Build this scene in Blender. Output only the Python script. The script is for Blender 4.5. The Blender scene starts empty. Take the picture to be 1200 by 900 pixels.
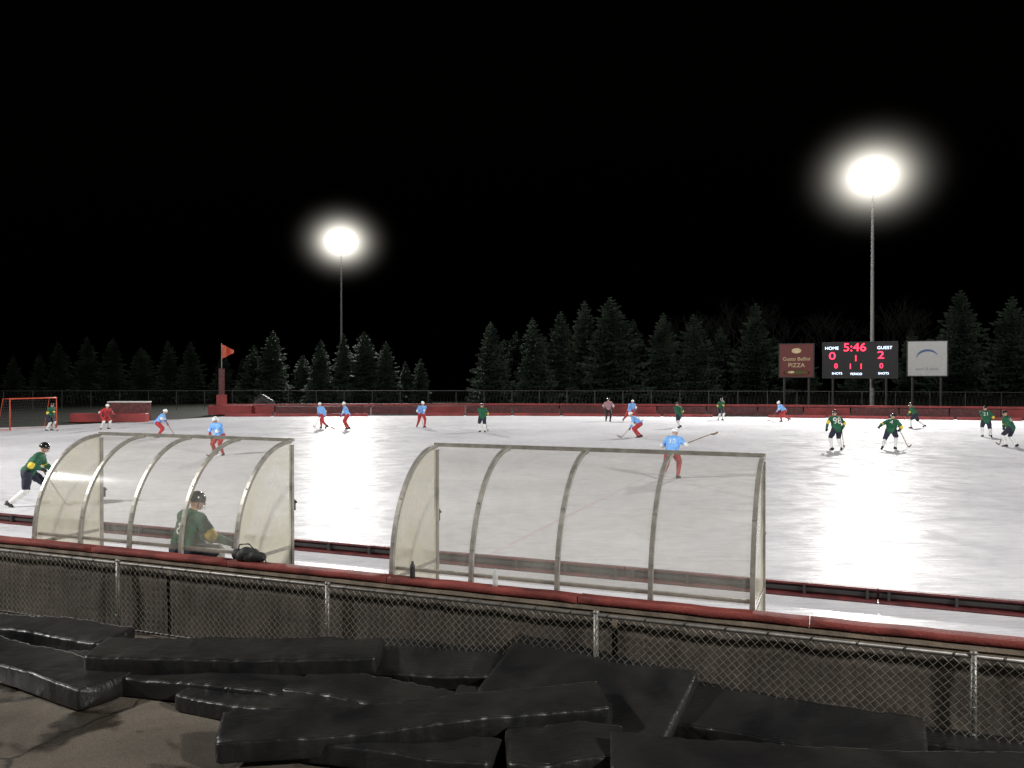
import bpy, math, random
from mathutils import Vector, Matrix, noise
from mathutils.bvhtree import BVHTree
random.seed(7)
scene=bpy.context.scene
A=math.radians(-21.8)
U=Vector((math.cos(A),math.sin(A),0)); N=Vector((-math.sin(A),math.cos(A),0)); O=Vector((0,9.52,0))
def R(s,d,z=0): return O+U*s+N*d+Vector((0,0,z))
ROT=Matrix.Rotation(A,3,'Z')
ICE=0.02
# ------------------------------------------------------------ materials
def nt(name):
    m=bpy.data.materials.new(name); m.use_nodes=True
    return m,m.node_tree.nodes,m.node_tree.links,m.node_tree.nodes['Principled BSDF']
def simple(name,col,rough=.6,metal=0,var=.15,scale=6,bump=0,bscale=40,emit=None,es=0,spec=.5):
    m,n,l,p=nt(name)
    p.inputs['Roughness'].default_value=rough; p.inputs['Metallic'].default_value=metal
    p.inputs['Specular IOR Level'].default_value=spec
    tc=n.new('ShaderNodeTexCoord'); no=n.new('ShaderNodeTexNoise'); no.inputs['Scale'].default_value=scale; no.inputs['Detail'].default_value=5
    l.new(tc.outputs['Object'],no.inputs['Vector'])
    cr=n.new('ShaderNodeValToRGB'); cr.color_ramp.elements[0].position=.3; cr.color_ramp.elements[1].position=.7
    cr.color_ramp.elements[0].color=[c*(1-var) for c in col]+[1]; cr.color_ramp.elements[1].color=[min(1,c*(1+var)) for c in col]+[1]
    l.new(no.outputs['Fac'],cr.inputs['Fac']); l.new(cr.outputs['Color'],p.inputs['Base Color'])
    if bump:
        n2=n.new('ShaderNodeTexNoise'); n2.inputs['Scale'].default_value=bscale; n2.inputs['Detail'].default_value=6
        l.new(tc.outputs['Object'],n2.inputs['Vector'])
        b=n.new('ShaderNodeBump'); b.inputs['Strength'].default_value=bump; b.inputs['Distance'].default_value=.02
        l.new(n2.outputs['Fac'],b.inputs['Height']); l.new(b.outputs['Normal'],p.inputs['Normal'])
    if emit:
        p.inputs['Emission Color'].default_value=(*emit,1); p.inputs['Emission Strength'].default_value=es
    return m
M={}
M['alu']=simple('aluminium_frame',(.38,.36,.32),.42,.55,.25,8)
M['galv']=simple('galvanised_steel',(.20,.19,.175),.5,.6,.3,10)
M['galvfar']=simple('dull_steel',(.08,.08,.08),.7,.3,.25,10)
M['wire']=simple('fence_wire',(.24,.225,.19),.5,.5,.3,3)
M['red']=simple('red_bumper',(.17,.036,.030),.75,0,.5,2.5,.5,30,spec=.25)
M['redfar']=simple('red_board',(.26,.032,.032),.6,0,.45,.6)
M['maroon']=simple('maroon_board',(.10,.018,.02),.55,0,.5,4)
M['darkb']=simple('dark_rubber',(.02,.018,.018),.6,0,.3,4)
M['plank']=simple('weathered_board',(.19,.15,.11),.75,0,.4,5,.3,40)
M['wood']=simple('bench_wood',(.2,.14,.09),.7,0,.3,7)
M['orange']=simple('orange_red_paint',(.50,.07,.03),.5)
M['white']=simple('white_paint',(.75,.75,.72),.5,0,.08)
M['black']=simple('black_fabric',(.012,.012,.013),.7)
M['navy']=simple('navy_fabric',(.012,.015,.035),.75)
M['green']=simple('green_jersey',(.010,.095,.045),.75,0,.25,9)
M['yellow']=simple('yellow_trim',(.75,.55,.05),.7)
M['blue']=simple('light_blue_jersey',(.18,.40,.80),.75,0,.2,9)
M['redf']=simple('red_fabric',(.40,.03,.035),.75)
M['pink']=simple('referee_fabric',(.35,.2,.22),.75)
M['skin']=simple('skin',(.5,.3,.21),.55,0,.08)
M['lip']=simple('lips',(.3,.09,.07),.5)
M['eye']=simple('eye_dark',(.02,.015,.012),.2)
M['steel']=simple('skate_steel',(.6,.6,.6),.25,1,.05)
M['helmw']=simple('white_helmet',(.72,.74,.76),.3)
M['helmb']=simple('black_helmet',(.012,.012,.012),.22)
M['bark']=simple('bark',(.05,.04,.03),.9,0,.3,6)
M['barebark']=simple('bare_bark',(.018,.017,.016),.9)
M['pole']=simple('pole_steel',(.22,.22,.22),.5,.5)
M['sock']=simple('white_sock',(.7,.7,.68),.8)
M['grass']=simple('grass_ground',(.010,.012,.007),.95,0,.6,.5,.5,8,spec=.15)
m,n,l,p=nt('spruce_foliage'); M['spruce']=m
p.inputs['Roughness'].default_value=.8; p.inputs['Specular IOR Level'].default_value=.2
tc=n.new('ShaderNodeTexCoord'); no=n.new('ShaderNodeTexNoise'); no.inputs['Scale'].default_value=6; no.inputs['Detail'].default_value=4
oi=n.new('ShaderNodeObjectInfo'); mx=n.new('ShaderNodeVectorMath'); mx.operation='ADD'
l.new(tc.outputs['Object'],mx.inputs[0]); l.new(oi.outputs['Location'],mx.inputs[1]); l.new(mx.outputs[0],no.inputs['Vector'])
cr=n.new('ShaderNodeValToRGB'); cr.color_ramp.elements[0].color=(.014,.024,.018,1); cr.color_ramp.elements[1].color=(.058,.078,.054,1)
cr.color_ramp.elements[0].position=.36; cr.color_ramp.elements[1].position=.68
l.new(no.outputs['Fac'],cr.inputs['Fac']); l.new(cr.outputs['Color'],p.inputs['Base Color'])
def led(name,col,s):
    m=bpy.data.materials.new(name); m.use_nodes=True; n=m.node_tree.nodes; n.clear()
    e=n.new('ShaderNodeEmission'); e.inputs[0].default_value=(*col,1); e.inputs[1].default_value=s
    o=n.new('ShaderNodeOutputMaterial'); m.node_tree.links.new(e.outputs[0],o.inputs[0]); return m
M['ledr']=led('led_red',(1,.03,.07),5); M['ledw']=led('led_white',(.7,.82,1),3)
M['lamp']=led('floodlight_lens',(1,.97,.9),60)
# ice
m=bpy.data.materials.new('ice'); m.use_nodes=True; n=m.node_tree.nodes; l=m.node_tree.links; n.clear(); M['ice']=m
out=n.new('ShaderNodeOutputMaterial'); mix=n.new('ShaderNodeMixShader'); df=n.new('ShaderNodeBsdfDiffuse'); gl=n.new('ShaderNodeBsdfGlossy')
gl.distribution='GGX'
tc=n.new('ShaderNodeTexCoord')
def tnoise(scale,detail=5,vec=None,dist=0):
    t=n.new('ShaderNodeTexNoise'); t.inputs['Scale'].default_value=scale; t.inputs['Detail'].default_value=detail; t.inputs['Distortion'].default_value=dist
    l.new(vec if vec else tc.outputs['Object'],t.inputs['Vector']); return t.outputs['Fac']
def ramp(f,a,b,ca,cb):
    r=n.new('ShaderNodeValToRGB'); r.color_ramp.elements[0].position=a; r.color_ramp.elements[1].position=b
    r.color_ramp.elements[0].color=(*ca,1); r.color_ramp.elements[1].color=(*cb,1); l.new(f,r.inputs['Fac']); return r.outputs['Color']
def mapp(rot,sc):
    mp=n.new('ShaderNodeMapping'); mp.inputs['Rotation'].default_value=(0,0,math.radians(rot)); mp.inputs['Scale'].default_value=sc
    l.new(tc.outputs['Object'],mp.inputs['Vector']); return mp.outputs['Vector']
def mul(a,b,f=1,t='MULTIPLY'):
    x=n.new('ShaderNodeMix'); x.data_type='RGBA'; x.blend_type=t; x.inputs[0].default_value=f
    l.new(a,x.inputs[6]); l.new(b,x.inputs[7]); return x.outputs[2]
c0=ramp(tnoise(.16,6),.3,.7,(.55,.545,.575),(.70,.69,.72))
c1=ramp(tnoise(2.6,8,None,.4),.35,.62,(.91,.91,.91),(1,1,1))
c=mul(c0,c1)
for rot,sx,sy in ((20,.9,18),(75,.7,16),(-35,.8,20),(-70,1,17),(48,.6,22)):
    s_=ramp(tnoise(1.1,3,mapp(rot,(sx,sy,1)),.35),.60,.66,(1,1,1),(.85,.85,.86))
    c=mul(c,s_)
l.new(c,df.inputs['Color'])
gl.inputs['Color'].default_value=(1,.99,.97,1)
rr=ramp(tnoise(.9,6,None,.5),.35,.65,(.22,.22,.22),(.46,.46,.46)); l.new(rr,gl.inputs['Roughness'])
b=n.new('ShaderNodeBump'); b.inputs['Strength'].default_value=.35; b.inputs['Distance'].default_value=.01
l.new(tnoise(14,6),b.inputs['Height']); l.new(b.outputs['Normal'],gl.inputs['Normal'])
f0=ramp(tnoise(1.3,6,None,.8),.3,.7,(.06,.06,.06),(.15,.15,.15))
f0=mul(f0,ramp(tnoise(1.1,4,mapp(30,(.8,12,1)),.3),.45,.6,(.5,.5,.5),(1,1,1)))
f0=mul(f0,ramp(tnoise(1.2,4,mapp(-50,(.8,14,1)),.3),.45,.6,(.6,.6,.6),(1,1,1)))
l.new(f0,mix.inputs[0])
l.new(df.outputs[0],mix.inputs[1]); l.new(gl.outputs[0],mix.inputs[2]); l.new(mix.outputs[0],out.inputs[0])
m,n,l,p=nt('worn_red_line'); M['line']=m
tc=n.new('ShaderNodeTexCoord'); l.new(ramp(tnoise(2,6),.35,.65,(.50,.41,.43),(.57,.53,.55)),p.inputs['Base Color']); p.inputs['Roughness'].default_value=.6; p.inputs['Specular IOR Level'].default_value=.2
# pavement
m,n,l,p=nt('concrete_pavement'); M['pave']=m
tc=n.new('ShaderNodeTexCoord')
c0=ramp(tnoise(.7,7,None,.5),.35,.65,(.075,.06,.045),(.16,.132,.10))
c1=ramp(tnoise(60,4),.3,.7,(.55,.55,.55),(1,1,1)); c=mul(c0,c1)
vo=n.new('ShaderNodeTexVoronoi'); vo.feature='DISTANCE_TO_EDGE'; vo.inputs['Scale'].default_value=.55
dv=n.new('ShaderNodeTexNoise'); dv.inputs['Scale'].default_value=2.5; dv.inputs['Detail'].default_value=5; l.new(tc.outputs['Object'],dv.inputs['Vector'])
va=n.new('ShaderNodeVectorMath'); va.operation='MULTIPLY_ADD'; va.inputs[1].default_value=(.35,.35,.35)
l.new(dv.outputs['Color'],va.inputs[0]); l.new(tc.outputs['Object'],va.inputs[2]); l.new(va.outputs[0],vo.inputs['Vector'])
c=mul(c,ramp(vo.outputs['Distance'],.004,.014,(.25,.25,.25),(1,1,1)))
c=mul(c,ramp(tnoise(1.0,4,None,.3),.55,.63,(1,1,1),(.3,.3,.3)))
l.new(c,p.inputs['Base Color'])
rr=ramp(tnoise(1.0,4,None,.3),.55,.63,(.8,.8,.8),(.25,.25,.25)); l.new(rr,p.inputs['Roughness'])
b=n.new('ShaderNodeBump'); b.inputs['Strength'].default_value=.6; b.inputs['Distance'].default_value=.01
l.new(tnoise(45,5),b.inputs['Height']); l.new(b.outputs['Normal'],p.inputs['Normal'])
# vinyl pads
m,n,l,p=nt('black_vinyl'); M['vinyl']=m
tc=n.new('ShaderNodeTexCoord')
l.new(ramp(tnoise(1.5,6,None,.8),.35,.7,(.007,.007,.008),(.020,.019,.017)),p.inputs['Base Color'])
l.new(ramp(tnoise(3,6),.3,.7,(.32,.32,.32),(.50,.50,.50)),p.inputs['Roughness'])
p.inputs['Specular IOR Level'].default_value=.45
b=n.new('ShaderNodeBump'); b.inputs['Strength'].default_value=.5; b.inputs['Distance'].default_value=.03
l.new(tnoise(6,3.5,mapp(0,(.6,2.0,1)),1.2),b.inputs['Height']); l.new(b.outputs['Normal'],p.inputs['Normal'])
# tarp
m,n,l,p=nt('windscreen_tarp'); M['tarp']=m
tc=n.new('ShaderNodeTexCoord')
c=mul(ramp(tnoise(.8,7,None,.8),.3,.7,(.050,.040,.033),(.125,.10,.080)),ramp(tnoise(5,7,mapp(0,(1,1,.35)),1),.3,.65,(.6,.6,.6),(1,1,1)))
l.new(c,p.inputs['Base Color']); p.inputs['Roughness'].default_value=.7
b=n.new('ShaderNodeBump'); b.inputs['Strength'].default_value=.6; b.inputs['Distance'].default_value=.03
l.new(tnoise(6,6,None,1),b.inputs['Height']); l.new(b.outputs['Normal'],p.inputs['Normal'])
def poly(name,col,fac,sc):
    m=bpy.data.materials.new(name); m.use_nodes=True; n=m.node_tree.nodes; l=m.node_tree.links; n.clear()
    o=n.new('ShaderNodeOutputMaterial'); mx=n.new('ShaderNodeMixShader'); tr=n.new('ShaderNodeBsdfTransparent'); tr.inputs[0].default_value=(.93,.92,.89,1)
    pr=n.new('ShaderNodeBsdfPrincipled'); pr.inputs['Base Color'].default_value=(*col,1); pr.inputs['Roughness'].default_value=.15
    tl=n.new('ShaderNodeBsdfTranslucent'); tl.inputs[0].default_value=(*col,1)
    m2=n.new('ShaderNodeMixShader'); m2.inputs[0].default_value=.5; l.new(pr.outputs[0],m2.inputs[1]); l.new(tl.outputs[0],m2.inputs[2])
    tc=n.new('ShaderNodeTexCoord'); no=n.new('ShaderNodeTexNoise'); no.inputs['Scale'].default_value=sc; no.inputs['Detail'].default_value=7; no.inputs['Distortion'].default_value=.8
    l.new(tc.outputs['Object'],no.inputs['Vector']); mr=n.new('ShaderNodeMapRange'); mr.inputs[1].default_value=.3; mr.inputs[2].default_value=.7
    mr.inputs[3].default_value=fac*.5; mr.inputs[4].default_value=fac*1.5; l.new(no.outputs['Fac'],mr.inputs[0])
    sx=n.new('ShaderNodeSeparateXYZ'); l.new(tc.outputs['Object'],sx.inputs[0]); g=n.new('ShaderNodeMapRange'); g.inputs[1].default_value=2.0; g.inputs[2].default_value=1.05; g.inputs[3].default_value=0; g.inputs[4].default_value=fac*.7
    l.new(sx.outputs['Z'],g.inputs[0]); ad=n.new('ShaderNodeMath'); ad.operation='ADD'; l.new(mr.outputs[0],ad.inputs[0]); l.new(g.outputs[0],ad.inputs[1])
    l.new(ad.outputs[0],mx.inputs[0])
    l.new(tr.outputs[0],mx.inputs[1]); l.new(m2.outputs[0],mx.inputs[2]); l.new(mx.outputs[0],o.inputs[0]); return m
M['glass']=poly('clear_polycarbonate',(.50,.485,.44),.19,1.5)
M['glassm']=poly('hazed_polycarbonate',(.55,.53,.45),.60,2)
M['bottle']=poly('bottle_plastic',(.6,.62,.62),.45,3)
# ------------------------------------------------------------ mesh builder
class B:
    def __init__(s): s.v=[];s.f=[];s.m=[]
    def add(s,v,f,mi=0):
        o=len(s.v); s.v+= [Vector(x) for x in v]; s.f+=[tuple(i+o for i in q) for q in f]; s.m+=[mi]*len(f)
    def box(s,c,sz,mi=0,Rm=None):
        c=Vector(c); x,y,z=[a/2 for a in sz]; v=[Vector((i*x,j*y,k*z)) for i in(-1,1) for j in(-1,1) for k in(-1,1)]
        if Rm: v=[Rm@q for q in v]
        s.add([q+c for q in v],[(0,1,3,2),(4,6,7,5),(0,4,5,1),(2,3,7,6),(0,2,6,4),(1,5,7,3)],mi)
    def tube(s,pts,rad,seg=8,mi=0):
        pts=[Vector(p) for p in pts]; k=len(pts)
        if not isinstance(rad,(list,tuple)): rad=[rad]*k
        v=[];prev=None
        for i,p in enumerate(pts):
            d=(pts[min(i+1,k-1)]-pts[max(i-1,0)])
            d=d.normalized() if d.length>1e-9 else Vector((0,0,1))
            if prev is None:
                a=Vector((0,0,1)) if abs(d.z)<.9 else Vector((1,0,0)); x=d.cross(a).normalized()
            else:
                x=prev-d*prev.dot(d); x.normalize()
            prev=x; y=d.cross(x)
            for j in range(seg):
                t=2*math.pi*(j+.5)/seg; v.append(p+(x*math.cos(t)+y*math.sin(t))*rad[i])
        f=[]
        for i in range(k-1):
            for j in range(seg): f.append((i*seg+j,i*seg+(j+1)%seg,(i+1)*seg+(j+1)%seg,(i+1)*seg+j))
        f.append(tuple(range(seg))[::-1]); f.append(tuple((k-1)*seg+j for j in range(seg)))
        s.add(v,f,mi)
    def sph(s,c,r,mi=0,Rm=None,nu=12,nv=8,v0=0,v1=1):
        c=Vector(c); v=[];f=[]
        for i in range(nv+1):
            t=math.pi*(v0+(v1-v0)*i/nv)
            for j in range(nu):
                a=2*math.pi*j/nu; q=Vector((r[0]*math.sin(t)*math.cos(a),r[1]*math.sin(t)*math.sin(a),r[2]*math.cos(t)))
                v.append(c+((Rm@q) if Rm else q))
        for i in range(nv):
            for j in range(nu): f.append((i*nu+j,(i+1)*nu+j,(i+1)*nu+(j+1)%nu,i*nu+(j+1)%nu))
        if v1<1: f.append(tuple(nv*nu+j for j in range(nu))[::-1])
        s.add(v,f,mi)
    def caps(s,a,b,ra,rb,mi=0,seg=12):
        a=Vector(a);b=Vector(b);d=b-a;L=d.length
        d=d/L if L>1e-6 else Vector((0,0,1))
        pts=[];rad=[]
        for k in range(5):
            t=math.pi/2*(k/4); pts.append(a-d*ra*math.cos(t)); rad.append(max(1e-4,ra*math.sin(t)))
        for k in range(5):
            t=math.pi/2*(k/4); pts.append(b+d*rb*math.sin(t)); rad.append(max(1e-4,rb*math.cos(t)))
        s.tube(pts,rad,seg,mi)
    def obj(s,name,mats,smooth=False,parent=None):
        me=bpy.data.meshes.new(name); me.from_pydata([tuple(x) for x in s.v],[],s.f)
        for q in mats: me.materials.append(q)
        me.polygons.foreach_set('material_index',s.m)
        if smooth: me.polygons.foreach_set('use_smooth',[True]*len(s.f))
        me.update(); ob=bpy.data.objects.new(name,me); scene.collection.objects.link(ob)
        if parent: ob.parent=parent
        return ob
def empty(name,loc=(0,0,0)):
    e=bpy.data.objects.new(name,None); e.empty_display_size=.2; scene.collection.objects.link(e); e.location=loc; return e
def flat(name,pts,z,mat):
    b=B(); b.add([Vector((p[0],p[1],z)) for p in pts],[tuple(range(len(pts)))]); return b.obj(name,[mat])
def text(name,body,size,loc,rotz,mat,parent=None,align='CENTER',ext=.01,sx=1):
    cu=bpy.data.curves.new(name,'FONT'); cu.body=body; cu.size=size; cu.align_x=align; cu.align_y='CENTER'; cu.extrude=ext
    ob=bpy.data.objects.new(name,cu); scene.collection.objects.link(ob); ob.location=loc; ob.rotation_euler=(math.pi/2,0,rotz); ob.scale=(sx,1,1)
    cu.materials.append(mat)
    if parent: ob.parent=parent
    return ob
# ------------------------------------------------------------ ground
flat('ground',[(-500,-300),(500,-300),(500,700),(-500,700)],0,M['grass'])
P=lambda s,d:R(s,d)
flat('pavement',[P(-45,-25),P(60,-25),P(60,-.02),P(-45,-.02)],.006,M['pave'])
icep=[P(-38,.06),P(75,.06),(95,32),(75,58),(42,68.6),(22.8,74.6),(0,78),(-25.6,76),(-30,67),(-34,60),(-41,54),(-50,40)]
flat('ice_rink',icep,ICE,M['ice'])
flat('centre_line',[P(-3.04,5.5),P(-2.96,5.5),P(-2.96,64),P(-3.04,64)],ICE+.004,M['line'])
# ------------------------------------------------------------ near boards
b=B()
b.box(R(8,.0,.5),(96,.09,.98),1,ROT)
b.box(R(8,-.0,.995),(96,.12,.05),1,ROT)
s=-40
while s<56:
    L=2.4
    pts=[R(s+.006+ (L-.012)*k/12,.02+.006*noise.noise(Vector((s+k*.4,7,3))),1.064+.012*noise.noise(Vector((s+k*.5,0,3)))) for k in range(13)]
    v=[];f=[]
    for p_ in pts:
        for j in range(16):
            a=2*math.pi*j/16; cx=abs(math.cos(a))**.25*(1 if math.cos(a)>0 else -1)*.095; cz=abs(math.sin(a))**.25*(1 if math.sin(a)>0 else -1)*.036
            v.append(p_+N*cx+Vector((0,0,cz)))
    for i in range(12):
        for j in range(16): f.append((i*16+j,i*16+(j+1)%16,(i+1)*16+(j+1)%16,(i+1)*16+j))
    f.append(tuple(range(16))[::-1]); f.append(tuple(192+j for j in range(16)))
    b.add(v,f,0); s+=L
ob_=b.obj('rink_boards',[M['red'],M['plank']],True)
ob_.data.polygons.foreach_set('use_smooth',[len(p.vertices)==4 and p.material_index==0 for p in ob_.data.polygons])
# ------------------------------------------------------------ near chain link fence
fence=empty('chain_link_fence')
FD=-.20; s0,s1=-14.2,10.5; zt=.96
b=B()
posts=[-12.6,-9.2,-5.75,-2.35,1.05,4.62,8.1]
for s in posts:
    b.tube([R(s,FD,0),R(s,FD,zt+.02)],.030,10); b.sph(R(s,FD,zt+.03),(.036,.036,.03),0)
b.tube([R(s0,FD,zt),R(s1,FD,zt)],.021,8)
b.tube([R(s0,FD,.07),R(s1,FD,.07)],.006,6)
for s in posts:
    for z in (.25,.5,.75): b.tube([R(s,FD-.03,z-.008),R(s,FD-.03,z+.008)],.014,8)
b.obj('posts_and_rail',[M['galv']],True,fence)
b=B(); w=.088; r=.0034
ns=int((s1-s0)/w*2); nz=int((zt-.06)/w*2)
for i in range(ns):
    sx=s0+i*w/2
    pts=[]
    for k in range(nz+1):
        off=(w/2 if (k+i)%2 else 0)
        wob=.006*noise.noise(Vector((sx*1.5,k*.2,0)))
        pts.append(R(sx+off+wob,FD-.032+(.004 if i%2 else -.004)+.02*noise.noise(Vector((sx*.8,k*.08,5))),.06+k*w/2))
    b.tube(pts,r,3)
b.obj('wire_mesh',[M['wire']],True,fence)
b=B(); nx=420; nzz=16; v=[];f=[]
for i in range(nx+1):
    s=s0+(s1-s0)*i/nx
    for k in range(nzz+1):
        z=.03+(zt-.03-.02)*k/nzz
        q=Vector((s*1.1,z*1.3,0)); q2=Vector((s*5,z*1.7+s*.7,4))
        off=.035*noise.noise(q)+.022*noise.noise(q2)+.012*abs(noise.noise(Vector((s*9,z*3-s*2,8))))
        v.append(R(s,-.115+off*.9,z+.02*noise.noise(Vector((s*1.7,0,9)))*(k/nzz)))
for i in range(nx):
    if i%105==52: continue
    for k in range(nzz): a=i*(nzz+1)+k; f.append((a,a+nzz+1,a+nzz+2,a+1))
b.add(v,f); b.obj('windscreen_tarp',[M['tarp']],True,fence)
b=B()
for i in range(60):
    s=s0+.2+i*.41
    b.tube([R(s,FD-.02,zt-.03),R(s+.02,FD-.025,zt+.024),R(s+.03,FD+.02,zt+.02),R(s+.02,-.14,zt-.06)],.004,4)
b.obj('cable_ties',[M['darkb']],False,fence)
# ------------------------------------------------------------ shelters
def shelter(sa,sb,name='bench_shelter'):
    e=empty(name); n=4; Dp=1.22; z0=1.12; H=1.47; d0=.16
    def arc(s,k,K=20,off=0):
        a=math.pi/2*k/K; return R(s,d0+Dp*(1-math.cos(a))+off*math.cos(a),z0+(H-off)*math.sin(a))
    fr=B()
    for i in range(n+1):
        s=sa+(sb-sa)*i/n
        hw=.026; v=[];f=[]
        for k in range(21):
            pi_,po=arc(s,k,20,.045),arc(s,k,20,0)
            for p_,sg in((pi_,-1),(pi_,1),(po,1),(po,-1)): v.append(p_+U*hw*sg)
        for k in range(20):
            for j in range(4): f.append((k*4+j,k*4+(j+1)%4,k*4+4+(j+1)%4,k*4+4+j))
        f+=[(0,1,2,3),(83,82,81,80)]
        fr.add(v,f)
        fr.box(R(s,d0+.02,.57),(.056,.05,1.10),0,ROT)
        for k in (3,8,13,18):
            q=arc(s,k); 
            nd=(q-R(s,d0+Dp,z0)).normalized(); fr.tube([q,q+nd*.008],.012,8,0)
    for s in (sa,sb):
        fr.box(R(s,d0+Dp+.02,(z0+H)/2-.03),(.05,.05,z0+H-.08),0,ROT)
        fr.box(R(s,d0+Dp/2,1.02),(.04,Dp-.08,.04),0,ROT)
        fr.box(R(s,d0+Dp/2,.14),(.04,Dp-.08,.05),0,ROT)
        fr.box(R(s+.0,d0+Dp+.07,1.62),(.03,.05,.16),1,ROT)
        fr.box(R(s+.0,d0+Dp+.10,1.66),(.05,.03,.03),1,ROT)
    mid=(sa+sb)/2; L=sb-sa
    fr.box(R(mid,d0+Dp+.02,z0+H),(L+.05,.06,.05),0,ROT)
    fr.box(R(mid,d0+.075,z0+.03),(L-.06,.04,.04),0,ROT)
    fr.obj('frame',[M['alu'],M['darkb']],False,e)
    g=B()
    for i in range(n):
        a0=sa+(sb-sa)*i/n+.03; a1=sa+(sb-sa)*(i+1)/n-.03; v=[];f=[]
        for k in range(21):
            v.append(arc(a0,k,20,.022)); v.append(arc(a1,k,20,.022))
        for k in range(20): f.append((2*k,2*k+1,2*k+3,2*k+2))
        g.add(v,f)
    g.obj('curved_glazing',[M['glass']],True,e)
    g=B()
    for s in (sa,sb):
        v=[R(s,d0+Dp,z0+H-.03)]+[R(s,d0+Dp,.17)]+[R(s,d0+.03,.17)]+[arc(s,k,20,.03) for k in range(0,20)]
        g.add(v,[tuple(range(len(v)))])
    g.obj('end_panels',[M['glassm']],False,e)
    bn=B()
    bn.box(R(mid,.8,.22),(L-.2,1.05,.30),0,ROT)
    for z,d in ((.83,.58),(.83,.74)): bn.box(R(mid,d,z),(L-.3,.14,.04),0,ROT)
    for k in range(4): bn.box(R(sa+.4+(L-.8)*k/3,.66,.59),(.06,.28,.42),1,ROT)
    bn.obj('bench',[M['wood'],M['galv']],False,e)
    return e
shelter(-7.83,-4.06); shelter(-1.67,2.63)
# ------------------------------------------------------------ low bandy boards
b=B(); s=-40; DL=5.3
while s<60:
    L=3.995
    b.box(R(s+L/2,DL,ICE+.125),(L-.005,.035,.19),0,ROT)
    b.box(R(s+L/2,DL-.04,ICE+.205),(L-.02,.06,.03),0,ROT)
    b.box(R(s+L/2,DL-.05,ICE+.12),(L-.04,.02,.06),1,ROT)
    b.box(R(s+L/2,DL-.07,ICE+.03),(L-.006,.13,.035),0,ROT)
    for k in range(5): b.box(R(s+.15+(L-.3)*k/4,DL-.06,ICE+.115),(.04,.10,.15),1,ROT)
    b.box(R(s-.0025,DL+.03,ICE+.12),(.12,.02,.17),0,ROT)
    s+=4
b.obj('low_sideline_board',[M['maroon'],M['darkb']])
# ------------------------------------------------------------ far boards + far fence
def polywall(path,step):
    out=[]
    for a,c in zip(path[:-1],path[1:]):
        a=Vector((*a,0));c=Vector((*c,0));d=c-a;L=d.length;n_=max(1,int(L/step));
        for i in range(n_): out.append((a+d*(i/n_),a+d*((i+1)/n_),math.atan2(d.y,d.x)))
    return out
farp=[(-27,79),(0,81),(22.8,77.6),(42,71.8),(75,61),(99,34)]
b=B()
for i,(a,c,an) in enumerate(polywall(farp,4)):
    mid=(a+c)/2; L=(c-a).length; Rm=Matrix.Rotation(an,3,'Z')
    b.box(mid+Vector((0,0,.42)),(L-.12,.12,.78),1 if i%4 else 0,Rm)
    b.box(mid+Vector((0,-.03,.95)),(L-.03,.22,.18),0,Rm)
b.obj('far_rink_boards',[M['redfar'],M['maroon']])
b=B()
fl=[(-26,75.4),(0,77.2),(22.5,73.8),(41.5,67.8),(72,57.5)]
for i,(a,c,an) in enumerate(polywall(fl,4)):
    mid=(a+c)/2; L=(c-a).length; Rm=Matrix.Rotation(an,3,'Z')
    if i%7==3: continue
    b.box(mid+Vector((0,0,.14)),(L-.25,.05,.24),0,Rm)
b.obj('low_sideline_board',[M['redfar']])
b=B()
ffp=[(-95,88),(-40,92),(0,92),(30,88),(60,78),(100,60)]
for i,(a,c,an) in enumerate(polywall(ffp,3)):
    b.tube([a,a+Vector((0,0,2.15))],.035,6)
    b.tube([a+Vector((0,0,2.1)),c+Vector((0,0,2.1))],.03,6)
    for k in range(8):
        p0=a.lerp(c,k/8);p1=a.lerp(c,(k+1)/8)
        b.tube([p0+Vector((0,0,.1)),p1+Vector((0,0,2.1))],.004,3); b.tube([p1+Vector((0,0,.1)),p0+Vector((0,0,2.1))],.004,3)
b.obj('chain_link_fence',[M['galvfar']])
b=B(); v=[];f=[]; nx=60
for i in range(nx+1):
    x=14+86*i/nx; rise=min(1,i/12)
    y0=95-.0035*(x)**2
    for k,(dy,z) in enumerate(((0,-.05),(4,.9),(8,1.4),(14,1.5),(30,1.2),(60,-.1))):
        v.append(Vector((x,y0+dy,(z+(.25*noise.noise(Vector((x*.15,k,0)))))*rise if 0<k<5 else -.05)))
for i in range(nx):
    for k in range(5): a=i*6+k; f.append((a,a+6,a+7,a+1))
b.add(v,f); b.obj('grass_bank',[M['grass']],True)
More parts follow.
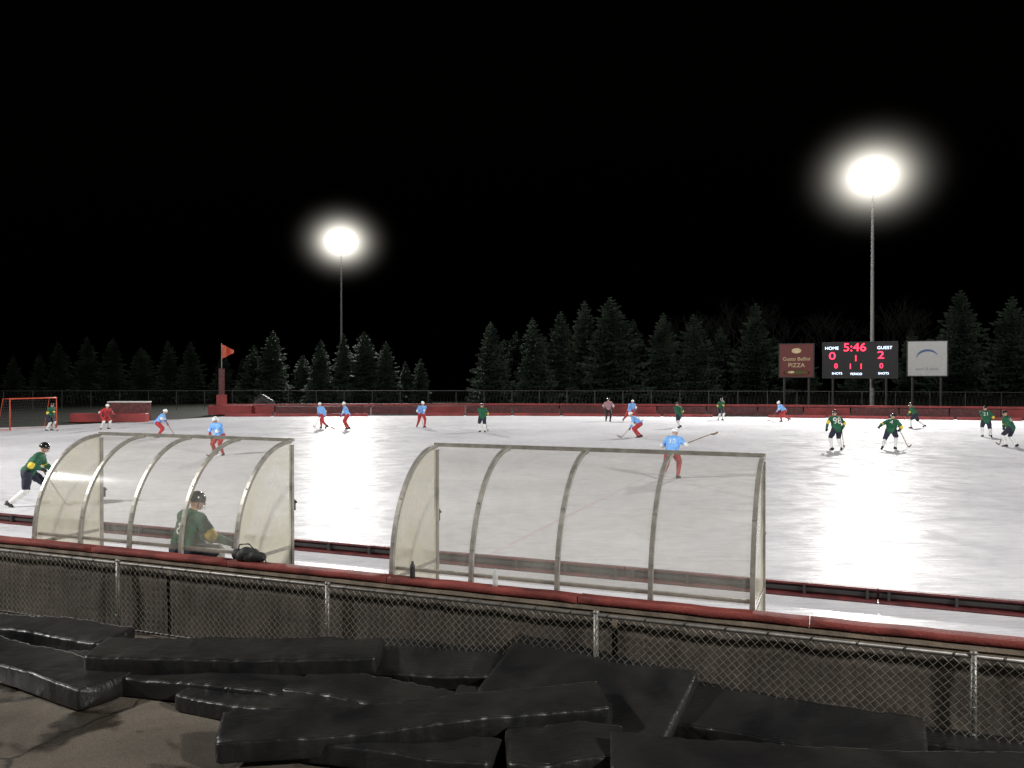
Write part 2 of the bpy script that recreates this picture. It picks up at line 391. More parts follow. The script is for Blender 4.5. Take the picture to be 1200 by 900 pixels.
# ------------------------------------------------------------ spruces
def spruce_mesh(seed):
    rnd=random.Random(seed); b=B(); b.tube([(0,0,0),(.02,0,.5),(0,0,.97)],[.018,.011,.002],7,0)
    levels=36; lop=[rnd.uniform(.82,1.18) for _ in range(7)]
    for i in range(levels):
        t=i/(levels-1); z=.04+.94*t; rad=.27*(1-t)**.68*(.80+.40*rnd.random())*(.75+.25*min(1,t*8+.3))+.008
        nb=int(16-8*t); ph=rnd.random()*7
        for j in range(nb):
            a=ph+2*math.pi*j/nb+rnd.uniform(-.2,.2); L=rad*rnd.uniform(.6,1.2)*lop[int(a*7/6.3)%7]
            dr=Vector((math.cos(a),math.sin(a),0)); sd=Vector((-dr.y,dr.x,0))
            droop=rnd.uniform(.05,.45)*(1-t*.9)
            nk=max(3,int(11*L/.24)+2)
            for k in range(nk):
                q=(k+.7)/nk; base=dr*L*q+Vector((0,0,z-droop*L*q+.12*L*q*q))
                wd=L*(.34*(1.1-q)+.07)
                for sg in (-1,1):
                    tip=base+sd*sg*wd*rnd.uniform(.7,1.2)+dr*wd*rnd.uniform(.3,.8)+Vector((0,0,-wd*rnd.uniform(.1,.55)))
                    mid=(base+tip)/2; h=.008+.006*rnd.random()
                    b.add([base+Vector((0,0,h*.6)),mid+dr*h+Vector((0,0,rnd.uniform(-h,h))),tip,mid-dr*h-Vector((0,0,h*1.2))],[(0,1,2,3)],1)
            end=dr*L*1.08+Vector((0,0,z-droop*L+.16*L))
            b.add([dr*L*.8+Vector((0,0,z-droop*L*.8+.08*L+.006)),end,dr*L*.85+Vector((0,0,z-droop*L-.012))+sd*.01],[(0,1,2)],1)
    me=bpy.data.meshes.new('spruce'); me.from_pydata([tuple(x) for x in b.v],[],b.f); me.materials.append(M['bark']); me.materials.append(M['spruce'])
    me.polygons.foreach_set('material_index',b.m); me.update(); return me
SM=[spruce_mesh(i) for i in range(6)]
trees=[(-2.7,105,10.5),(.4,111,9.6),(2.7,105,11),(6.2,108,12),(9.2,107,13.3),(12.6,105,13.6),(15.5,108,11),(19,105,11.6),(23,105,11.4),(26.8,108,10),(30.5,105,12.8),(34.5,110,9),
(53.6,100,14),(57.8,97,12.9),(61.8,97,13.2),(66,95,13),(50.5,106,9.5),(46,110,8),(39,112,8),(-31.6,110,9.7),(-34.7,112,7.8),(-25.2,110,8.4),(-22.4,111,9.3),(-19.6,110,9.5),(-16.8,110,8.2),(-12.3,112,6),(-28.5,114,6.5),
(-48.4,118,8.7),(-45.4,118,8.5),(-52.2,118,7.7),(-56.4,118,9),(-59.8,118,9.2),(-63.8,118,8.5),(-67.8,120,7),(-71.5,120,6.6),(-41.5,120,6.8),(-38.2,119,6.2),(-76,118,8),(71,94,12),(17.2,112,9.5),(21,112,9),(-1,114,8.6),(7.6,113,10),(10.8,113,10.5),(25,112,8.8),(28.6,113,9),(4.4,114,9),(55.6,106,9.5),(-14.5,113,5.6),(-54,123,7.5),(-61.6,123,7.4)]
for i,(x,y,h) in enumerate(trees):
    ob=bpy.data.objects.new('spruce_tree',SM[i%6]); scene.collection.objects.link(ob); ob.location=(x,y,.2)
    w_=h*random.uniform(.92,1.2); ob.scale=(w_,w_,h); ob.rotation_euler=(random.uniform(-.02,.02),random.uniform(-.02,.02),random.random()*6)
def bare_mesh(seed):
    rnd=random.Random(seed); b=B()
    def grow(p,d,L,r,dep):
        q=p+d*L; b.tube([p,(p+q)/2+Vector((rnd.uniform(-1,1),rnd.uniform(-1,1),0))*L*.04,q],[r,r*.85,r*.65],4 if dep>1 else 6)
        if dep>=6: return
        for k in range(3 if dep<5 else 2):
            ax=Vector((rnd.uniform(-1,1),rnd.uniform(-1,1),rnd.uniform(-.2,.5))).normalized()
            nd=(d+ax*rnd.uniform(.45,.8)).normalized(); nd.z=abs(nd.z)*.8+.15
            grow(q-d*L*rnd.uniform(0,.25),nd.normalized(),L*rnd.uniform(.62,.82),r*.6,dep+1)
    grow(Vector((0,0,0)),Vector((0,0,1)),3.6,.16,0)
    me=bpy.data.meshes.new('bare_tree'); me.from_pydata([tuple(x) for x in b.v],[],b.f); me.materials.append(M['barebark']); me.update(); return me
BM=[bare_mesh(11),bare_mesh(12)]
for i,(x,y,s_) in enumerate([(28,130,1.3),(33,132,1.5),(38,130,1.5),(43,132,1.4),(49,128,1.3),(23,133,1.25),(56,126,1.4),(62,126,1.5)]):
    ob=bpy.data.objects.new('bare_tree',BM[i%2]); scene.collection.objects.link(ob); ob.location=(x,y,0); ob.scale=(s_,)*3; ob.rotation_euler=(0,0,i*1.3)
# ------------------------------------------------------------ floodlights
def glowmat():
    m=bpy.data.materials.new('added_lamp_glow'); m.use_nodes=True; n=m.node_tree.nodes; l=m.node_tree.links; n.clear()  # emission-only volume imitating lamp bloom, with no mist to scatter light
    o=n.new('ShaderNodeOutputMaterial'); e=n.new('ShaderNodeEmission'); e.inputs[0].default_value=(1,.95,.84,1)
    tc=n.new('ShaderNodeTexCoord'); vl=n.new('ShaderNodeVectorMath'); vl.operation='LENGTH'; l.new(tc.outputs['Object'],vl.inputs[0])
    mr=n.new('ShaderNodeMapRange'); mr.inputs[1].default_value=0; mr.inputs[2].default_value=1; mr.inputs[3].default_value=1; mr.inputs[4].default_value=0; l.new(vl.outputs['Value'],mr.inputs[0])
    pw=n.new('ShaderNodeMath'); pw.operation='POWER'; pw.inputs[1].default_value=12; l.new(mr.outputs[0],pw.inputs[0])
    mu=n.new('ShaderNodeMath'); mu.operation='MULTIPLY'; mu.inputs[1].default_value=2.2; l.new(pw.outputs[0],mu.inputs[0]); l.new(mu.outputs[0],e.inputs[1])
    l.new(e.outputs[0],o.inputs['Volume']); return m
M['added_glow']=glowmat()
def floodlight(x,y,h,tx,ty,power,added_glow=True):
    e=empty('floodlight_pole'); b=B()
    b.tube([(x,y,0),(x,y,h*.5),(x,y,h+1.2)],[.24,.18,.11],12)
    b.box((x,y,.25),(1,1,.5))
    d=Vector((tx-x,ty-y,0)).normalized(); sd=Vector((-d.y,d.x,0)); an=math.atan2(sd.y,sd.x); Rz=Matrix.Rotation(an,3,'Z')
    aim=(Vector((tx,ty,0))-Vector((x,y,h))).normalized()
    for r_ in (-1,0,1): b.box((x,y,h+r_*1.0-.3),(4.6 if r_==0 else 3.9,.12,.12),0,Rz)
    b.box((x,y-.35,h*.27),(.5,.3,1.0))
    ln=B()
    for r_,cnt in ((-1,4),(0,5),(1,4)):
        for k in range(cnt):
            off=(k-(cnt-1)/2)*1.0
            c=Vector((x,y,h+r_*.95))+sd*off+d*.35
            b.tube([c-aim*.55,c-aim*.3,c],[.12,.36,.5],12,0)
            ln.tube([c,c+aim*.10,c+aim*.16],[.48,.44,.1],14,0)
            b.tube([c-aim*.3,c-aim*.3-Vector((0,0,.3))],.03,5)
    b.obj('pole_and_arms',[M['pole']],False,e); ln.obj('lenses',[M['lamp']],False,e)
    li=bpy.data.lights.new('flood','SPOT'); li.energy=power; li.color=(1,.985,.95); li.spot_size=math.radians(140); li.spot_blend=1; li.shadow_soft_size=1.3
    lo=bpy.data.objects.new('lamp_beam',li); scene.collection.objects.link(lo); lo.location=Vector((x,y,h))+d*2.2
    lo.rotation_euler=aim.to_track_quat('-Z','Y').to_euler(); lo.parent=e
    if added_glow:
        hb=B(); hb.sph((0,0,0),(1,1,1),0,None,24,16); ho=hb.obj('added_glow',[M['added_glow']],True,e); ho.location=(x,y,h); ho.scale=(15,15,12.5)  # glowing sphere added around the lamp head as its painted halo
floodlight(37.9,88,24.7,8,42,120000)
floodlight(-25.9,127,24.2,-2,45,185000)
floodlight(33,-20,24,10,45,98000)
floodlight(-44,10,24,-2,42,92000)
# ------------------------------------------------------------ scoreboard + signs
def signpanel(name,c,w,h,face,frame):
    e=empty(name); b=B(); c=Vector(c)
    b.box(c,(w,.35,h),0,ROT); fr=.09
    for sg in(-1,1):
        b.box(c+U*sg*(w/2+.02)-N*.03,(fr,.42,h+.12),1,ROT); b.box(c+Vector((0,0,sg*(h/2+.02)))-N*.03,(w-.05,.42,fr),1,ROT)
        q=c+U*sg*w*.36+N*.35; b.tube([(q.x,q.y,0),(q.x,q.y,c.z+h*.4)],.11,8,1)
    b.obj('panel_and_posts',[face,frame],False,e); return e
black=simple('scoreboard_black',(.010,.010,.012),.6)
dfr=simple('scoreboard_frame',(.02,.02,.02),.6)
sc=Vector((34.9,84,5.3)); e=signpanel('scoreboard',sc,6.9,3.55,black,dfr)
def T(body,size,dx,dz,mat,par,cen=None,sx=1,nm='digits'): 
    cc=cen or sc; return text(nm,body,size,cc+U*dx+Vector((0,0,dz))-N*.20,A,mat,par,sx=sx,ext=.02)
T('5:46',1.15,-.45,1.25,M['ledr'],e,sx=1.1)
T('HOME',.42,-2.6,1.2,M['ledw'],e,nm='label',sx=1.1); T('GUEST',.42,2.3,1.2,M['ledw'],e,nm='label',sx=1.1)
T('0',1.05,-2.55,.4,M['ledr'],e,sx=1.3); T('2',1.05,1.95,.45,M['ledr'],e,sx=1.3)
T('1',.85,-.35,.15,M['ledr'],e)
T('1   1',.75,-.35,-.65,M['ledr'],e)
T('0',.7,-2.2,-.6,M['ledr'],e); T('0',.7,2.0,-.6,M['ledr'],e)
T('SHOTS',.32,-2.1,-1.35,M['ledw'],e,nm='label'); T('PERIOD',.32,-.3,-1.4,M['ledw'],e,nm='label'); T('SHOTS',.32,2.2,-1.35,M['ledw'],e,nm='label')
sred=simple('sign_red',(.14,.018,.013),.5); sc1=sc-U*6.0; e1=signpanel('advertising_sign',sc1,3.35,3.4,sred,dfr)
cream=simple('sign_cream',(.75,.6,.35),.6); brown=simple('sign_brown',(.13,.05,.02),.6); greens=simple('sign_green',(.05,.12,.03),.6)
T('Gusto Bellini',.52,0,.15,cream,e1,sc1,nm='lettering'); T('PIZZA',.6,0,-.5,cream,e1,sc1,nm='lettering')
b=B(); b.sph(sc1+Vector((0,0,1.0))-N*.2,(.5,.04,.28),0,ROT); b.sph(sc1+Vector((0,0,-1.25))-N*.2,(1.3,.04,.32),1,ROT); b.sph(sc1+U*.3+Vector((0,0,-1.2))-N*.22,(.35,.04,.16),2,ROT); b.sph(sc1-U*.5+Vector((0,0,-1.2))-N*.22,(.35,.04,.14),0,ROT); b.obj('mark',[cream,brown,greens],True,e1)
swh=simple('sign_white',(.50,.51,.50),.5,0,.06); sc2=sc+U*6.1+Vector((0,0,.1)); e2=signpanel('advertising_sign',sc2,3.5,3.4,swh,dfr)
blu=simple('sign_blue',(.06,.12,.28),.5); gry=simple('sign_grey',(.3,.32,.35),.5)
b=B(); 
v=[];f=[]
for k in range(25):
    a=math.pi*(.1+.9*k/24); w_=.04+.22*math.sin(math.pi*k/24)
    for rr_ in (.95,.95-w_): v.append(sc2+U*(rr_*math.cos(a)*1.0)+Vector((0,0,.1+rr_*math.sin(a)*.85))-N*.2)
for k in range(24): f.append((2*k,2*k+1,2*k+3,2*k+2))
b.add(v,f,0); b.obj('mark',[blu],False,e2)
T('bank & trust',.4,0,-1.0,gry,e2,sc2,nm='lettering')
# ------------------------------------------------------------ goal, flag post, barriers
e=empty('bandy_goal'); gc=Vector((-32.6,57,ICE)); b=B()
h=2.1; a_=gc-N*1.75; c_=gc+N*1.75; up=Vector((0,0,h)); bk=-U*1.2
b.tube([a_,a_+up,c_+up,c_],.05,8); b.tube([a_+up,a_+bk*.55+up,a_+bk,c_+bk,c_+bk*.55+up,c_+up],.025,6); b.tube([a_,a_+bk],.03,6); b.tube([c_,c_+bk],.03,6)
b.obj('goal_frame',[M['orange']],True,e); b=B()
for k in range(24):
    p=a_.lerp(c_,k/23); b.tube([p+up,p+bk*.55+up,p+bk],.005,3)
for k in range(12):
    z=h*k/11; q=bk*(1-.45*k/11); 
    b.tube([a_+Vector((0,0,z)),a_+q+Vector((0,0,z)),c_+q+Vector((0,0,z)),c_+Vector((0,0,z))],.005,3)
b.obj('net',[M['galvfar']],False,e)
e=empty('flag_post'); b=B(); fx,fy=-27.6,79.5
b.box((fx,fy,2.2),(.42,.42,4.4),1); b.box((fx,fy,.95),(.75,.75,1.9),0); b.tube([(fx,fy,4.3),(fx,fy,6.8)],.04,8,2)
b.obj('post',[M['redfar'],M['maroon'],M['pole']],False,e)
b=B(); v=[];f=[]
for i in range(9):
    for k in range(5):
        t=i/8; v.append(Vector((fx+.03+1.15*t,fy+.12*math.sin(t*6),6.7-.55*t-(1.35*(1-t*.8))*k/4)))
for i in range(8):
    for k in range(4): a=i*5+k; f.append((a,a+1,a+6,a+5))
b.add(v,f); b.obj('flag',[M['orange']],True,e)
e=empty('padded_barrier'); b=B()
b.box((-32,66.5,.35),(6,.7,.7),0); b.box((-31.2,68.2,.75),(3.2,.8,1.5),1); b.box((-31.2,68.2,1.55),(3.3,.9,.1),2)
b.box((-26.5,78.6,.5),(4,.5,.9),0)
o_=b.obj('pads',[M['redfar'],M['maroon'],M['sock']],False,e); bv=o_.modifiers.new('b','BEVEL'); bv.width=.08; bv.segments=3
b=B(); 
for k in range(6): b.caps((-25.2+.3*k,82+.1*k,.5),(-25+.25*k,82,1.5-.15*abs(k-2)),.5,.4)
b.obj('covered_equipment',[M['darkb']],True)
# ------------------------------------------------------------ pads
def pad(x0,y0,z0,x1,y1,z1,W,Th,roll=0,sag=0,seed=0):
    Th=Th*.88
    b=B(); a=Vector((x0,y0,z0));c=Vector((x1,y1,z1)); d=c-a; L=d.length; dx=d.normalized()
    sd=Vector((0,0,1)).cross(dx).normalized(); upv=dx.cross(sd)
    Rr=Matrix.Rotation(math.radians(roll),3,dx); sd=Rr@sd; upv=Rr@upv
    n_=int(L/.03); m_=56; v=[];f=[]
    for i in range(n_+1):
        t=i/n_; cen=a+d*t+upv*sag*4*t*(1-t)*-1+sd*.05*noise.noise(Vector((t*2,seed,1)))+upv*.04*noise.noise(Vector((t*2.3,seed,7)))
        seam=0
        for q in (1/3,2/3):
            seam=max(seam,math.exp(-((t-q)*L/.02)**2))
        endp=min(1,min(t,1-t)*L/.05)
        shr=1-.07*(1-endp)**2-.035*seam
        for j in range(m_):
            th=2*math.pi*j/m_; ct,st=math.cos(th),math.sin(th); e_=.23
            px_=W/2*abs(ct)**e_*(1 if ct>0 else -1); pz_=Th/2*abs(st)**e_*(1 if st>0 else -1)
            q=cen+sd*px_*shr+upv*pz_*shr
            ew=(abs(px_)/(W/2))**3
            puck=abs(noise.noise(Vector((t*L*8+seed,px_*1.5,2))))*.022*ew
            diag=abs(noise.noise(Vector((t*L*2.6+px_*4,px_*3-t*L*1.7,seed))))*.018
            nn=noise.noise(Vector((t*L*1.1+seed,px_*2.2,pz_*3+seed)))*.028+noise.noise(Vector((t*L*4+seed*3,px_*6,pz_*6)))*.010+diag+puck
            q=q+upv*nn*(1 if st>0 else .6)+sd*nn*.7*(1 if ct>0 else -1)
            v.append(q)
    for i in range(n_):
        for j in range(m_): f.append((i*m_+j,i*m_+(j+1)%m_,(i+1)*m_+(j+1)%m_,(i+1)*m_+j))
    v.append(a+dx*-.015); v.append(c+dx*.015); k=len(v)
    for j in range(m_): f.append((k-2,(j+1)%m_,j)); f.append((k-1,n_*m_+j,n_*m_+(j+1)%m_))
    b.add(v,f)
    for sx,sz in ((1,1),(-1,1)):
        jj=min(range(m_),key=lambda j:abs(2*math.pi*j/m_-(math.atan2(sz,sx)%(2*math.pi))))
        b.tube([v[i*m_+jj]+(sd*sx+upv*sz)*.001 for i in range(0,n_+1)],.005,5)
    return b.obj('vinyl_pad',[M['vinyl']],True)
pad(-8.0,11.65,.13,-5.0,10.55,.13,.62,.26,0,.0,1)
pad(-7.4,10.75,.13,-4.35,8.95,.13,.62,.27,0,0,2)
pad(-4.75,9.55,.35,-1.5,9.5,.33,.62,.24,4,.03,3)
pad(-5.4,9.75,.12,-2.1,8.85,.12,.62,.24,0,0,4)
pad(-3.45,8.95,.11,-1.0,8.0,.11,.5,.22,0,0,5)
pad(-2.65,7.55,.23,.9,8.2,.29,.5,.25,8,.02,6)
pad(-2.3,9.05,.13,-.2,8.2,.13,.66,.26,0,0,7)
pad(-1.6,9.75,.22,.2,9.25,.37,.9,.2,14,.02,8)
pad(-.1,9.1,.38,1.6,8.05,.20,1.15,.2,24,.03,9)
pad(1.5,8.45,.18,3.7,7.45,.18,.66,.26,18,.02,10)
pad(-.05,7.45,.12,1.05,7.5,.12,.75,.26,0,0,11)
pad(.85,7.15,.20,5.2,6.75,.17,.55,.26,6,.02,12)
pad(-1.8,7.75,.11,-.15,7.35,.11,.5,.22,0,0,13)
pad(-.6,8.55,.13,1.0,8.35,.13,.6,.26,0,0,14)
pad(3.3,7.95,.12,6.5,6.6,.12,.5,.24,0,0,15)
# ------------------------------------------------------------ people
def ik(a,c,l1,l2,hint):
    d=c-a; L=min(d.length,(l1+l2)*.999); dn=d.normalized(); c=a+dn*L
    x=(l1*l1-l2*l2+L*L)/(2*L); h_=math.sqrt(max(0,l1*l1-x*x)); hp=hint-dn*hint.dot(dn); hp.normalize()
    return a+dn*x+hp*h_,c
def sgd(p,a,b):
    ab=b-a; t=max(0,min(1,(p-a).dot(ab)/max(1e-9,ab.length_squared))); return (p-(a+ab*t)).length,t
KITS={'green':('green','yellow','navy','sock','helmb'),'blue':('blue','sock','redf','redf','helmw'),'red':('redf','sock','redf','sock','helmw'),'ref':('pink','white','black','black','helmb')}
G=1.17
def person(name,x,y,z,face,kit,pelvis=.93,lean=18,fl=(-.14,.08,.11),fr=(.14,-.06,.11),hl=None,hr=None,stick=None,head=(0,0),scale=1.06,vox=.019,number=None,twist=0,seat=False,hx=None,helm=None):
    J,TR,PA,SO,HE=KITS[kit]; HE=helm or HE
    mats=[M[k] for k in (J,TR,PA,SO,'skin','black' if kit!='blue' else 'redf','black','steel',HE,'lip','eye','wood','white')]
    V=Vector; P_=V((0,0,pelvis)); la=math.radians(lean); tw=Matrix.Rotation(math.radians(twist),3,'Z')
    up=V((0,math.sin(la),math.cos(la))); fw=V((0,math.cos(la),-math.sin(la))); rt=tw@V((1,0,0)); up=tw@up; fw=tw@fw
    C=P_+up*.44+fw*.01; NK=P_+up*.56; hy,hp=head
    Hd=Matrix.Rotation(math.radians(hy),3,'Z')@tw; hup=V((0,math.sin(la*.45+math.radians(hp)),math.cos(la*.45+math.radians(hp)))); hup=Hd@hup; hrt=Hd@V((1,0,0)); hfw=hup.cross(hrt)*1.0
    HC=NK+hup*.15+hfw*.03
    SL=C-rt*.20+up*.03; SR=C+rt*.20+up*.03; HL=P_-V((.11,0,.03)); HR=P_+V((.11,0,-.03))
    fl=V(fl); fr=V(fr)
    KL,AL=ik(HL,fl,.45,.45,V((-.15,1,.2))); KR,AR=ik(HR,fr,.45,.45,V((.15,1,.2)))
    if stick:
        tp,bl=V(stick[0]),V(stick[1]); 
        if hr is None: hr=tp
        if hl is None and stick[2]: hl=tp.lerp(bl,.36)
    hl=V(hl) if hl is not None else SL+V((-.12,.25,-.42)); hr=V(hr) if hr is not None else SR+V((.12,.25,-.42))
    EL,WL=ik(SL,hl,.31,.30,V((-.8,-.5,-.5))); ER,WR=ik(SR,hr,.31,.30,V((.8,-.5,-.5)))
    j=lambda t:0
    bones=[]
    def bn(a,b_,ra,rb,lab): bones.append((a,b_,ra,rb,lab))
    bn(P_-rt*.07+up*.03,C-rt*.10-up*.06,.145,.135,j); bn(P_+rt*.07+up*.03,C+rt*.10-up*.06,.145,.135,j)
    bn(P_+up*.0-rt*.05,P_+up*.0+rt*.05,.165,.165,lambda t:0 if not seat else 2)
    bn(C-rt*.11+up*.0,C+rt*.11,.13,.13,j); bn(C+up*.02,NK,.10,.065,j); bn(NK-up*.01,HC,.055,.055,lambda t:4)
    for S_,E_,Wr in((SL,EL,WL),(SR,ER,WR)):
        bn(C+up*.03,S_,.10,.095,j); bn(S_,E_,.095,.075,lambda t:1 if t>.80 else 0); bn(E_,Wr,.072,.05,lambda t:1 if t<.15 else (0 if t<.88 else 5))
        bn(Wr,Wr+(Wr-E_).normalized()*.07,.052,.045,lambda t:5)
    feet=[]
    for H_,K_,A_,sg in((HL,KL,AL,-1),(HR,KR,AR,1)):
        bn(H_,K_,.118*G,.078*G,lambda t:2); bn(K_,A_,.080*G,.050*G,lambda t:3)
        sh=(A_-K_).normalized(); fd=V((sg*.25,1,0)).normalized(); fd=(fd-sh*fd.dot(sh)*.8).normalized()
        if fd.z>.3: fd.z=.1; fd.normalize()
        bn(A_+V((0,0,0)),A_+sh*.06,.056,.056,lambda t:6); bn(A_+sh*.06-fd*.05,A_+sh*.065+fd*.15,.05,.04,lambda t:6); feet.append((A_,sh,fd))
    bb=B()
    for a,c,ra,rb,_ in bones: bb.caps(a,c,ra,rb,0,12)
    HR_=Matrix((hrt,hfw,hup)).transposed()
    bb.sph(HC,(.078,.098,.115),0,HR_,16,12); bb.caps(HC+hfw*.05-hup*.07,HC+hfw*.06-hup*.085,.045,.035); bb.caps(HC+hfw*.09-hup*.0,HC+hfw*.112-hup*.03,.014,.018)
    for sg in(-1,1): bb.caps(HC+hrt*sg*.08-hup*.02,HC+hrt*sg*.084+hup*.015,.015,.02)
    tmp=bb.obj('tmp',[]); rm=tmp.modifiers.new('r','REMESH'); rm.mode='VOXEL'; rm.voxel_size=vox; sm=tmp.modifiers.new('s','SMOOTH'); sm.iterations=2 if vox>.015 else 5; sm.factor=.5
    dg=bpy.context.evaluated_depsgraph_get(); dg.update(); ev=tmp.evaluated_get(dg); me=ev.to_mesh()
    vv=[v_.co.copy() for v_ in me.vertices]; nn=[v_.normal.copy() for v_ in me.vertices]; ff=[tuple(p.vertices) for p in me.polygons]
    ev.to_mesh_clear(); bpy.data.objects.remove(tmp)
    labs=[]
    for f_ in ff:
        c=sum((vv[i] for i in f_),V((0,0,0)))/len(f_)
        if (c-HC).length<.135: labs.append(4); continue
        best=1e9;lab=0
        for a,q,ra,rb,fn in bones:
            d_,t=sgd(c,a,q); d_-=ra+(rb-ra)*t
            if d_<best: best=d_;lab=fn(t)
        labs.append(lab)
    cl=set(i for f_,lb in zip(ff,labs) if lb in(0,1,2) for i in f_)
    for i in cl:
        q=vv[i]; vv[i]=q+nn[i]*(.016*noise.noise(q*8+V((x,y,0)))+.014*abs(noise.noise(q*17+V((y,x,3)))))
    ob=B(); ob.v=vv; ob.f=ff; ob.m=labs
    bvh=BVHTree.FromPolygons(vv,ff) if number else None
    ob.sph(HC+hup*.022-hfw*.008,(.102,.128,.125),8,HR_,18,9,0,.56); 
    ob.tube([HC+hup*.005+hrt*.103*math.cos(a)+hfw*(.13*math.sin(a)-.008) for a in [math.pi*2*k/18 for k in range(19)]],.007,5,8)
    ob.tube([HC-hrt*.094,HC-hrt*.094-hup*.055,HC-hup*.13+hfw*.03,HC+hrt*.094-hup*.055,HC+hrt*.094],.005,4,6)
    for zz in (-.02,-.05,-.08):
        if kit in('green',) : ob.tube([HC+hup*zz+hrt*.1*math.cos(a)+hfw*.135*math.sin(a) for a in [math.pi*(.08+.84*k/10) for k in range(11)]],.0035,3,7)
    for sg in(-1,1): ob.sph(HC+hrt*sg*.032+hfw*.089+hup*.005,(.012,.008,.008),10,HR_,8,6)
    ob.sph(HC+hfw*.093-hup*.058,(.024,.008,.007),9,HR_,8,6)
    for S_,E_,Wr,sg in((SL,EL,WL,-1),(SR,ER,WR,1)):
        d_=(Wr-E_).normalized(); sd=d_.cross(V((0,0,1))); sd=sd.normalized() if sd.length>.05 else rt; pl=d_.cross(sd)
        if pl.z>0: pl=-pl
        base=Wr+d_*.075
        for q,ln_ in zip((-.036,-.012,.012,.035),(.075,.085,.08,.06)):
            b0=base+sd*q; ob.tube([b0-d_*.02,b0+d_*ln_*.35,b0+d_*ln_*.55+pl*ln_*.35,b0+d_*ln_*.3+pl*ln_*.75],[.014,.0135,.012,.009],6,5)
        b0=Wr+d_*.03+sd*(-.042*sg); ob.tube([b0,b0-sd*sg*.025+d_*.03+pl*.015,b0-sd*sg*.02+d_*.055+pl*.04],[.015,.014,.010],6,5)
    for A_,sh,fd in feet:
        sd=fd.cross(V((0,0,1))).normalized(); dn=-sd.cross(fd)
        if dn.z>0: dn=-dn
        q=A_+sh*.06+dn*.07+fd*.05; Rf=Matrix((sd,fd,-dn)).transposed()
        ob.box(q+dn*.012,(.008,.30,.034),7,Rf); ob.box(q-fd*.09-dn*.02,(.02,.06,.04),6,Rf); ob.box(q+fd*.07-dn*.02,(.02,.06,.04),6,Rf)
    if stick:
        d_=(bl-tp).normalized(); ob.tube([tp-d_*.08,tp.lerp(bl,.5),bl],.016,6,11)
        bd=V(stick[3]).normalized(); bz=V((0,0,1))
        pts=[bl+bd*q*.30+bz*(.13*max(0,q-.45)**1.2)+d_*(.02*(1-q)) for q in (0,.25,.5,.75,1)]
        ob.tube(pts,[.022,.032,.034,.034,.026],6,11)
    if number:
        cu=bpy.data.curves.new('n','FONT'); cu.body=number[0]; cu.size=number[1]; cu.align_x='CENTER'; cu.align_y='CENTER'; cu.resolution_u=3
        to=bpy.data.objects.new('n',cu); scene.collection.objects.link(to); dg=bpy.context.evaluated_depsgraph_get(); dg.update(); tm=to.evaluated_get(dg).to_mesh()
        import bmesh
        bmn=bmesh.new(); bmn.from_mesh(tm); bmesh.ops.triangulate(bmn,faces=bmn.faces); 
        for _ in range(3): bmesh.ops.subdivide_edges(bmn,edges=[e_ for e_ in bmn.edges if e_.calc_length()>.025],cuts=1); bmesh.ops.triangulate(bmn,faces=bmn.faces)
        bmn.verts.ensure_lookup_table()
        tv=[]
        for q in bmn.verts:
            o_=P_+up*number[2]+rt*q.co.x+up*q.co.y-fw*.5; h=bvh.ray_cast(o_,fw); tv.append((h[0]-fw*.008) if h[0] else o_+fw*.35)
        tf=[tuple(q.index for q in f_.verts) for f_ in bmn.faces]; ob.add(tv,tf,12); bmn.free(); bpy.data.objects.remove(to)
    o=ob.obj(name,mats,False); 
    me=o.data; nb=len(ff); me.polygons.foreach_set('use_smooth',[i<nb or len(me.polygons[i].vertices)==4 and ob.m[i]!=7 for i in range(len(me.polygons))])
    o.location=(x,y,z); o.scale=(scale,)*3; o.rotation_euler=(0,0,math.radians(face)); return o
HP='hockey_player'
skL=dict(pelvis=.84,lean=42,fl=(-.12,.28,.11),fr=(.26,-.52,.20))
skR=dict(pelvis=.84,lean=42,fl=(-.26,-.52,.20),fr=(.12,.28,.11))
std=dict(pelvis=.93,lean=16)
cro=dict(pelvis=.78,lean=50,fl=(-.24,.12,.11),fr=(.24,-.02,.11))
def stk(fx_,fy_,two=True,topx=.22,topy=.38,topz=.95): return ((topx,topy,topz),(fx_,fy_,.05),two,(.5,1,0))
def pl(x,y,face,kit,pose,**k):
    d=dict(pose); d.update(k); return person(HP,x,y,ICE,face,kit,**d)
pl(-13.2,22.8,-75,'green',skL,stick=stk(.3,.95,False),lean=34,pelvis=.88,fl=(-.12,.30,.11),fr=(.2,-.35,.13),number=('7',.26,.32),vox=.016)
pl(-30.6,55.3,-100,'green',std,stick=stk(.4,.8))
person('goalkeeper',-27.8,57,ICE,-120,'red',pelvis=.85,lean=28,fl=(-.25,.1,.11),fr=(.25,.05,.11),hl=(-.4,.4,.9),hr=(.4,.4,.9))
pl(-20.8,49,-60,'blue',cro,stick=stk(.3,.9),pelvis=.84,lean=38)
pl(-13.2,37.8,160,'blue',cro,stick=stk(-.3,.8),pelvis=.88,lean=28)
pl(-13.1,58,60,'blue',skR,stick=stk(.2,.9),lean=26,pelvis=.9)
pl(-11.2,57,100,'blue',std,stick=stk(.3,.8),lean=20)
pl(-6.4,59,-150,'blue',skL,lean=20,pelvis=.92,fr=(.2,-.25,.12),stick=stk(.2,.8))
pl(-1.9,53.6,10,'green',std,stick=stk(.4,.7))
person('referee',7.7,67,ICE,-170,'ref',lean=5,pelvis=.95)
pl(9.4,66.5,-40,'blue',skR,stick=stk(.3,.9),lean=30,pelvis=.88)
pl(7.5,49,80,'blue',cro,stick=((.0,.3,.8),(-.35,.95,.05),True,(.2,1,0)))
pl(11.6,58,20,'green',skR,lean=22,pelvis=.9,stick=stk(.5,.8))
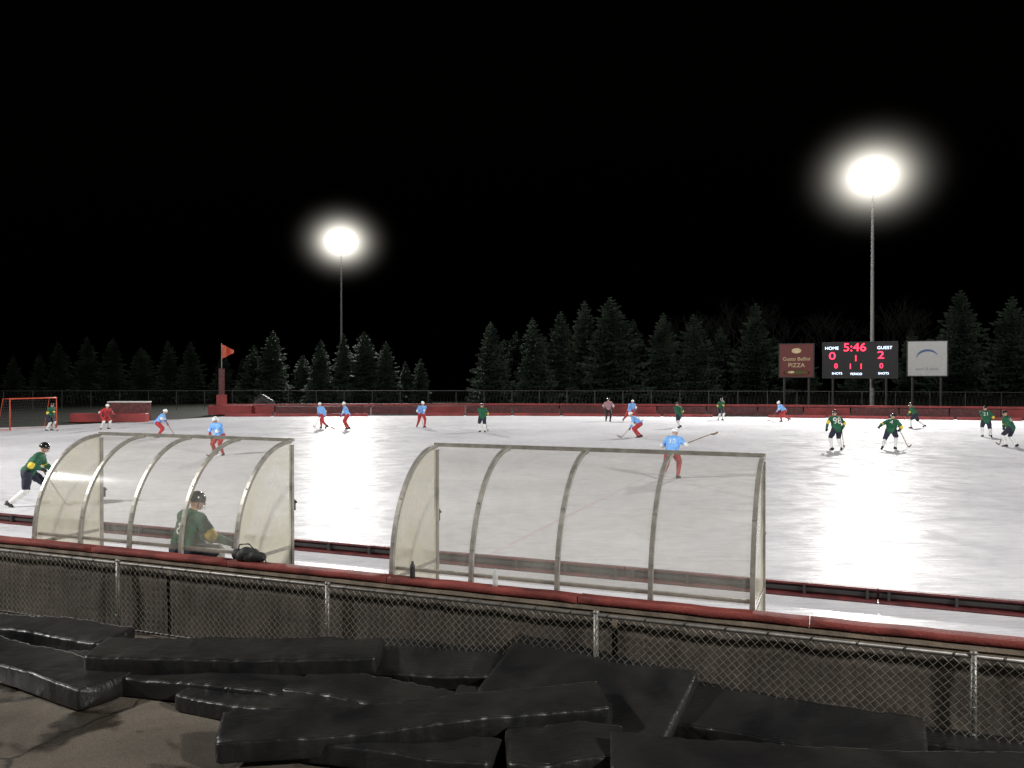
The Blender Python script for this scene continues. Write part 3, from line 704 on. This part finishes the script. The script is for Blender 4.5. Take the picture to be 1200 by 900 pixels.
pl(5.5,28.8,-30,'blue',skR,lean=30,pelvis=.88,fl=(-.2,-.3,.13),vox=.015,stick=((.30,.42,1.12),(.95,1.10,1.42),False,(.6,.8,0)),hl=(-.25,.5,1.05),number=('10',.24,.32))
pl(21.8,67,100,'blue',skL,stick=stk(.3,.9))
pl(15.7,40.4,8,'green',std,lean=14,pelvis=.93,fl=(-.2,.05,.11),fr=(.18,-.05,.11),stick=((.38,.25,.92),(.75,.75,.05),False,(.6,.8,0)),hl=(-.42,.1,.95),number=('98',.40,.33),vox=.015,scale=1.1)
pl(18.5,40.8,-35,'green',skR,lean=38,pelvis=.86,fl=(-.28,-.35,.13),stick=((.25,.55,.85),(.45,1.4,.05),False,(.3,1,0)),hl=(-.45,-.15,1.0),vox=.015,number=('4',.28,.33),scale=1.1)
pl(28,58,70,'green',skL,stick=stk(.3,.9),lean=28,pelvis=.9)
pl(27.9,49.2,-20,'green',skL,lean=24,pelvis=.9,fr=(.2,-.25,.12),stick=stk(.3,.9),number=('21',.28,.33),scale=1.08)
pl(25.3,42.4,30,'green',std,lean=24,pelvis=.9,fl=(-.26,.1,.11),fr=(.24,-.12,.11),stick=stk(.5,.8),number=('16',.3,.33),scale=1.08)
pl(17.2,69,-160,'green',std,stick=stk(.3,.8))
pz=R(-5.42,.66,0)
person(HP,pz.x,pz.y,.37,-38,'green',pelvis=.60,lean=16,fl=(-.22,.42,.11),fr=(.2,.5,.11),hl=(-.2,.48,.68),hr=(.42,.46,.70),head=(-14,6),scale=1.03,vox=.012,number=('8',.30,.30),seat=True)
b2=B(); bc=R(-3.72,.03,1.11)
for dx,dz,r1 in ((-.14,.07,.075),(0,.09,.09),(.13,.065,.07),(.05,.05,.08),(-.07,.05,.08)): b2.caps(bc+U*(dx-.05)+Vector((0,0,dz)),bc+U*(dx+.05)+N*.03+Vector((0,0,dz-.01)),r1,r1*.9)
b2.tube([bc+U*-.2+Vector((0,0,.06)),bc+U*-.15+Vector((0,0,.2)),bc+Vector((0,0,.22)),bc+U*.12+Vector((0,0,.12))],.012,6)
b2.tube([bc+U*.15+Vector((0,0,.06)),bc+U*.27+Vector((0,0,.03)),bc+U*.31-N*.05+Vector((0,0,-.02))],.012,6)
o=b2.obj('sports_bag',[M['black']],True); q=o.modifiers.new('r','REMESH'); q.mode='VOXEL'; q.voxel_size=.012; q.use_smooth_shade=True
for s_,mat in((-.22,'bottle'),(-1.3,'darkb')):
    b=B(); c=R(s_,.03,1.10); b.tube([c+Vector((0,0,z_)) for z_ in (0,.005,.03,.10,.13,.15,.175,.18,.2)],[.028,.032,.033,.031,.032,.028,.013,.015,.014],12,0); b.obj('water_bottle',[M[mat]],True)
# ------------------------------------------------------------ world, camera
w=bpy.data.worlds.new('World'); scene.world=w; w.use_nodes=True; n=w.node_tree.nodes; l=w.node_tree.links
sky=n.new('ShaderNodeTexSky'); sky.sky_type='NISHITA'; sky.sun_disc=False; sky.sun_elevation=math.radians(-5); sky.sun_rotation=math.radians(200)
bg=n['Background']; bg.inputs[1].default_value=.15; l.new(sky.outputs[0],bg.inputs[0])
cam=bpy.data.cameras.new('camera'); co=bpy.data.objects.new('camera',cam); scene.collection.objects.link(co); scene.camera=co
cam.sensor_width=36; cam.lens=29.4; cam.clip_end=1500; cam.clip_start=.05
co.location=(0,0,3.5); co.rotation_euler=(math.radians(90-.41),0,0)
scene.view_settings.view_transform='Standard'; scene.view_settings.look='None'; scene.view_settings.exposure=0
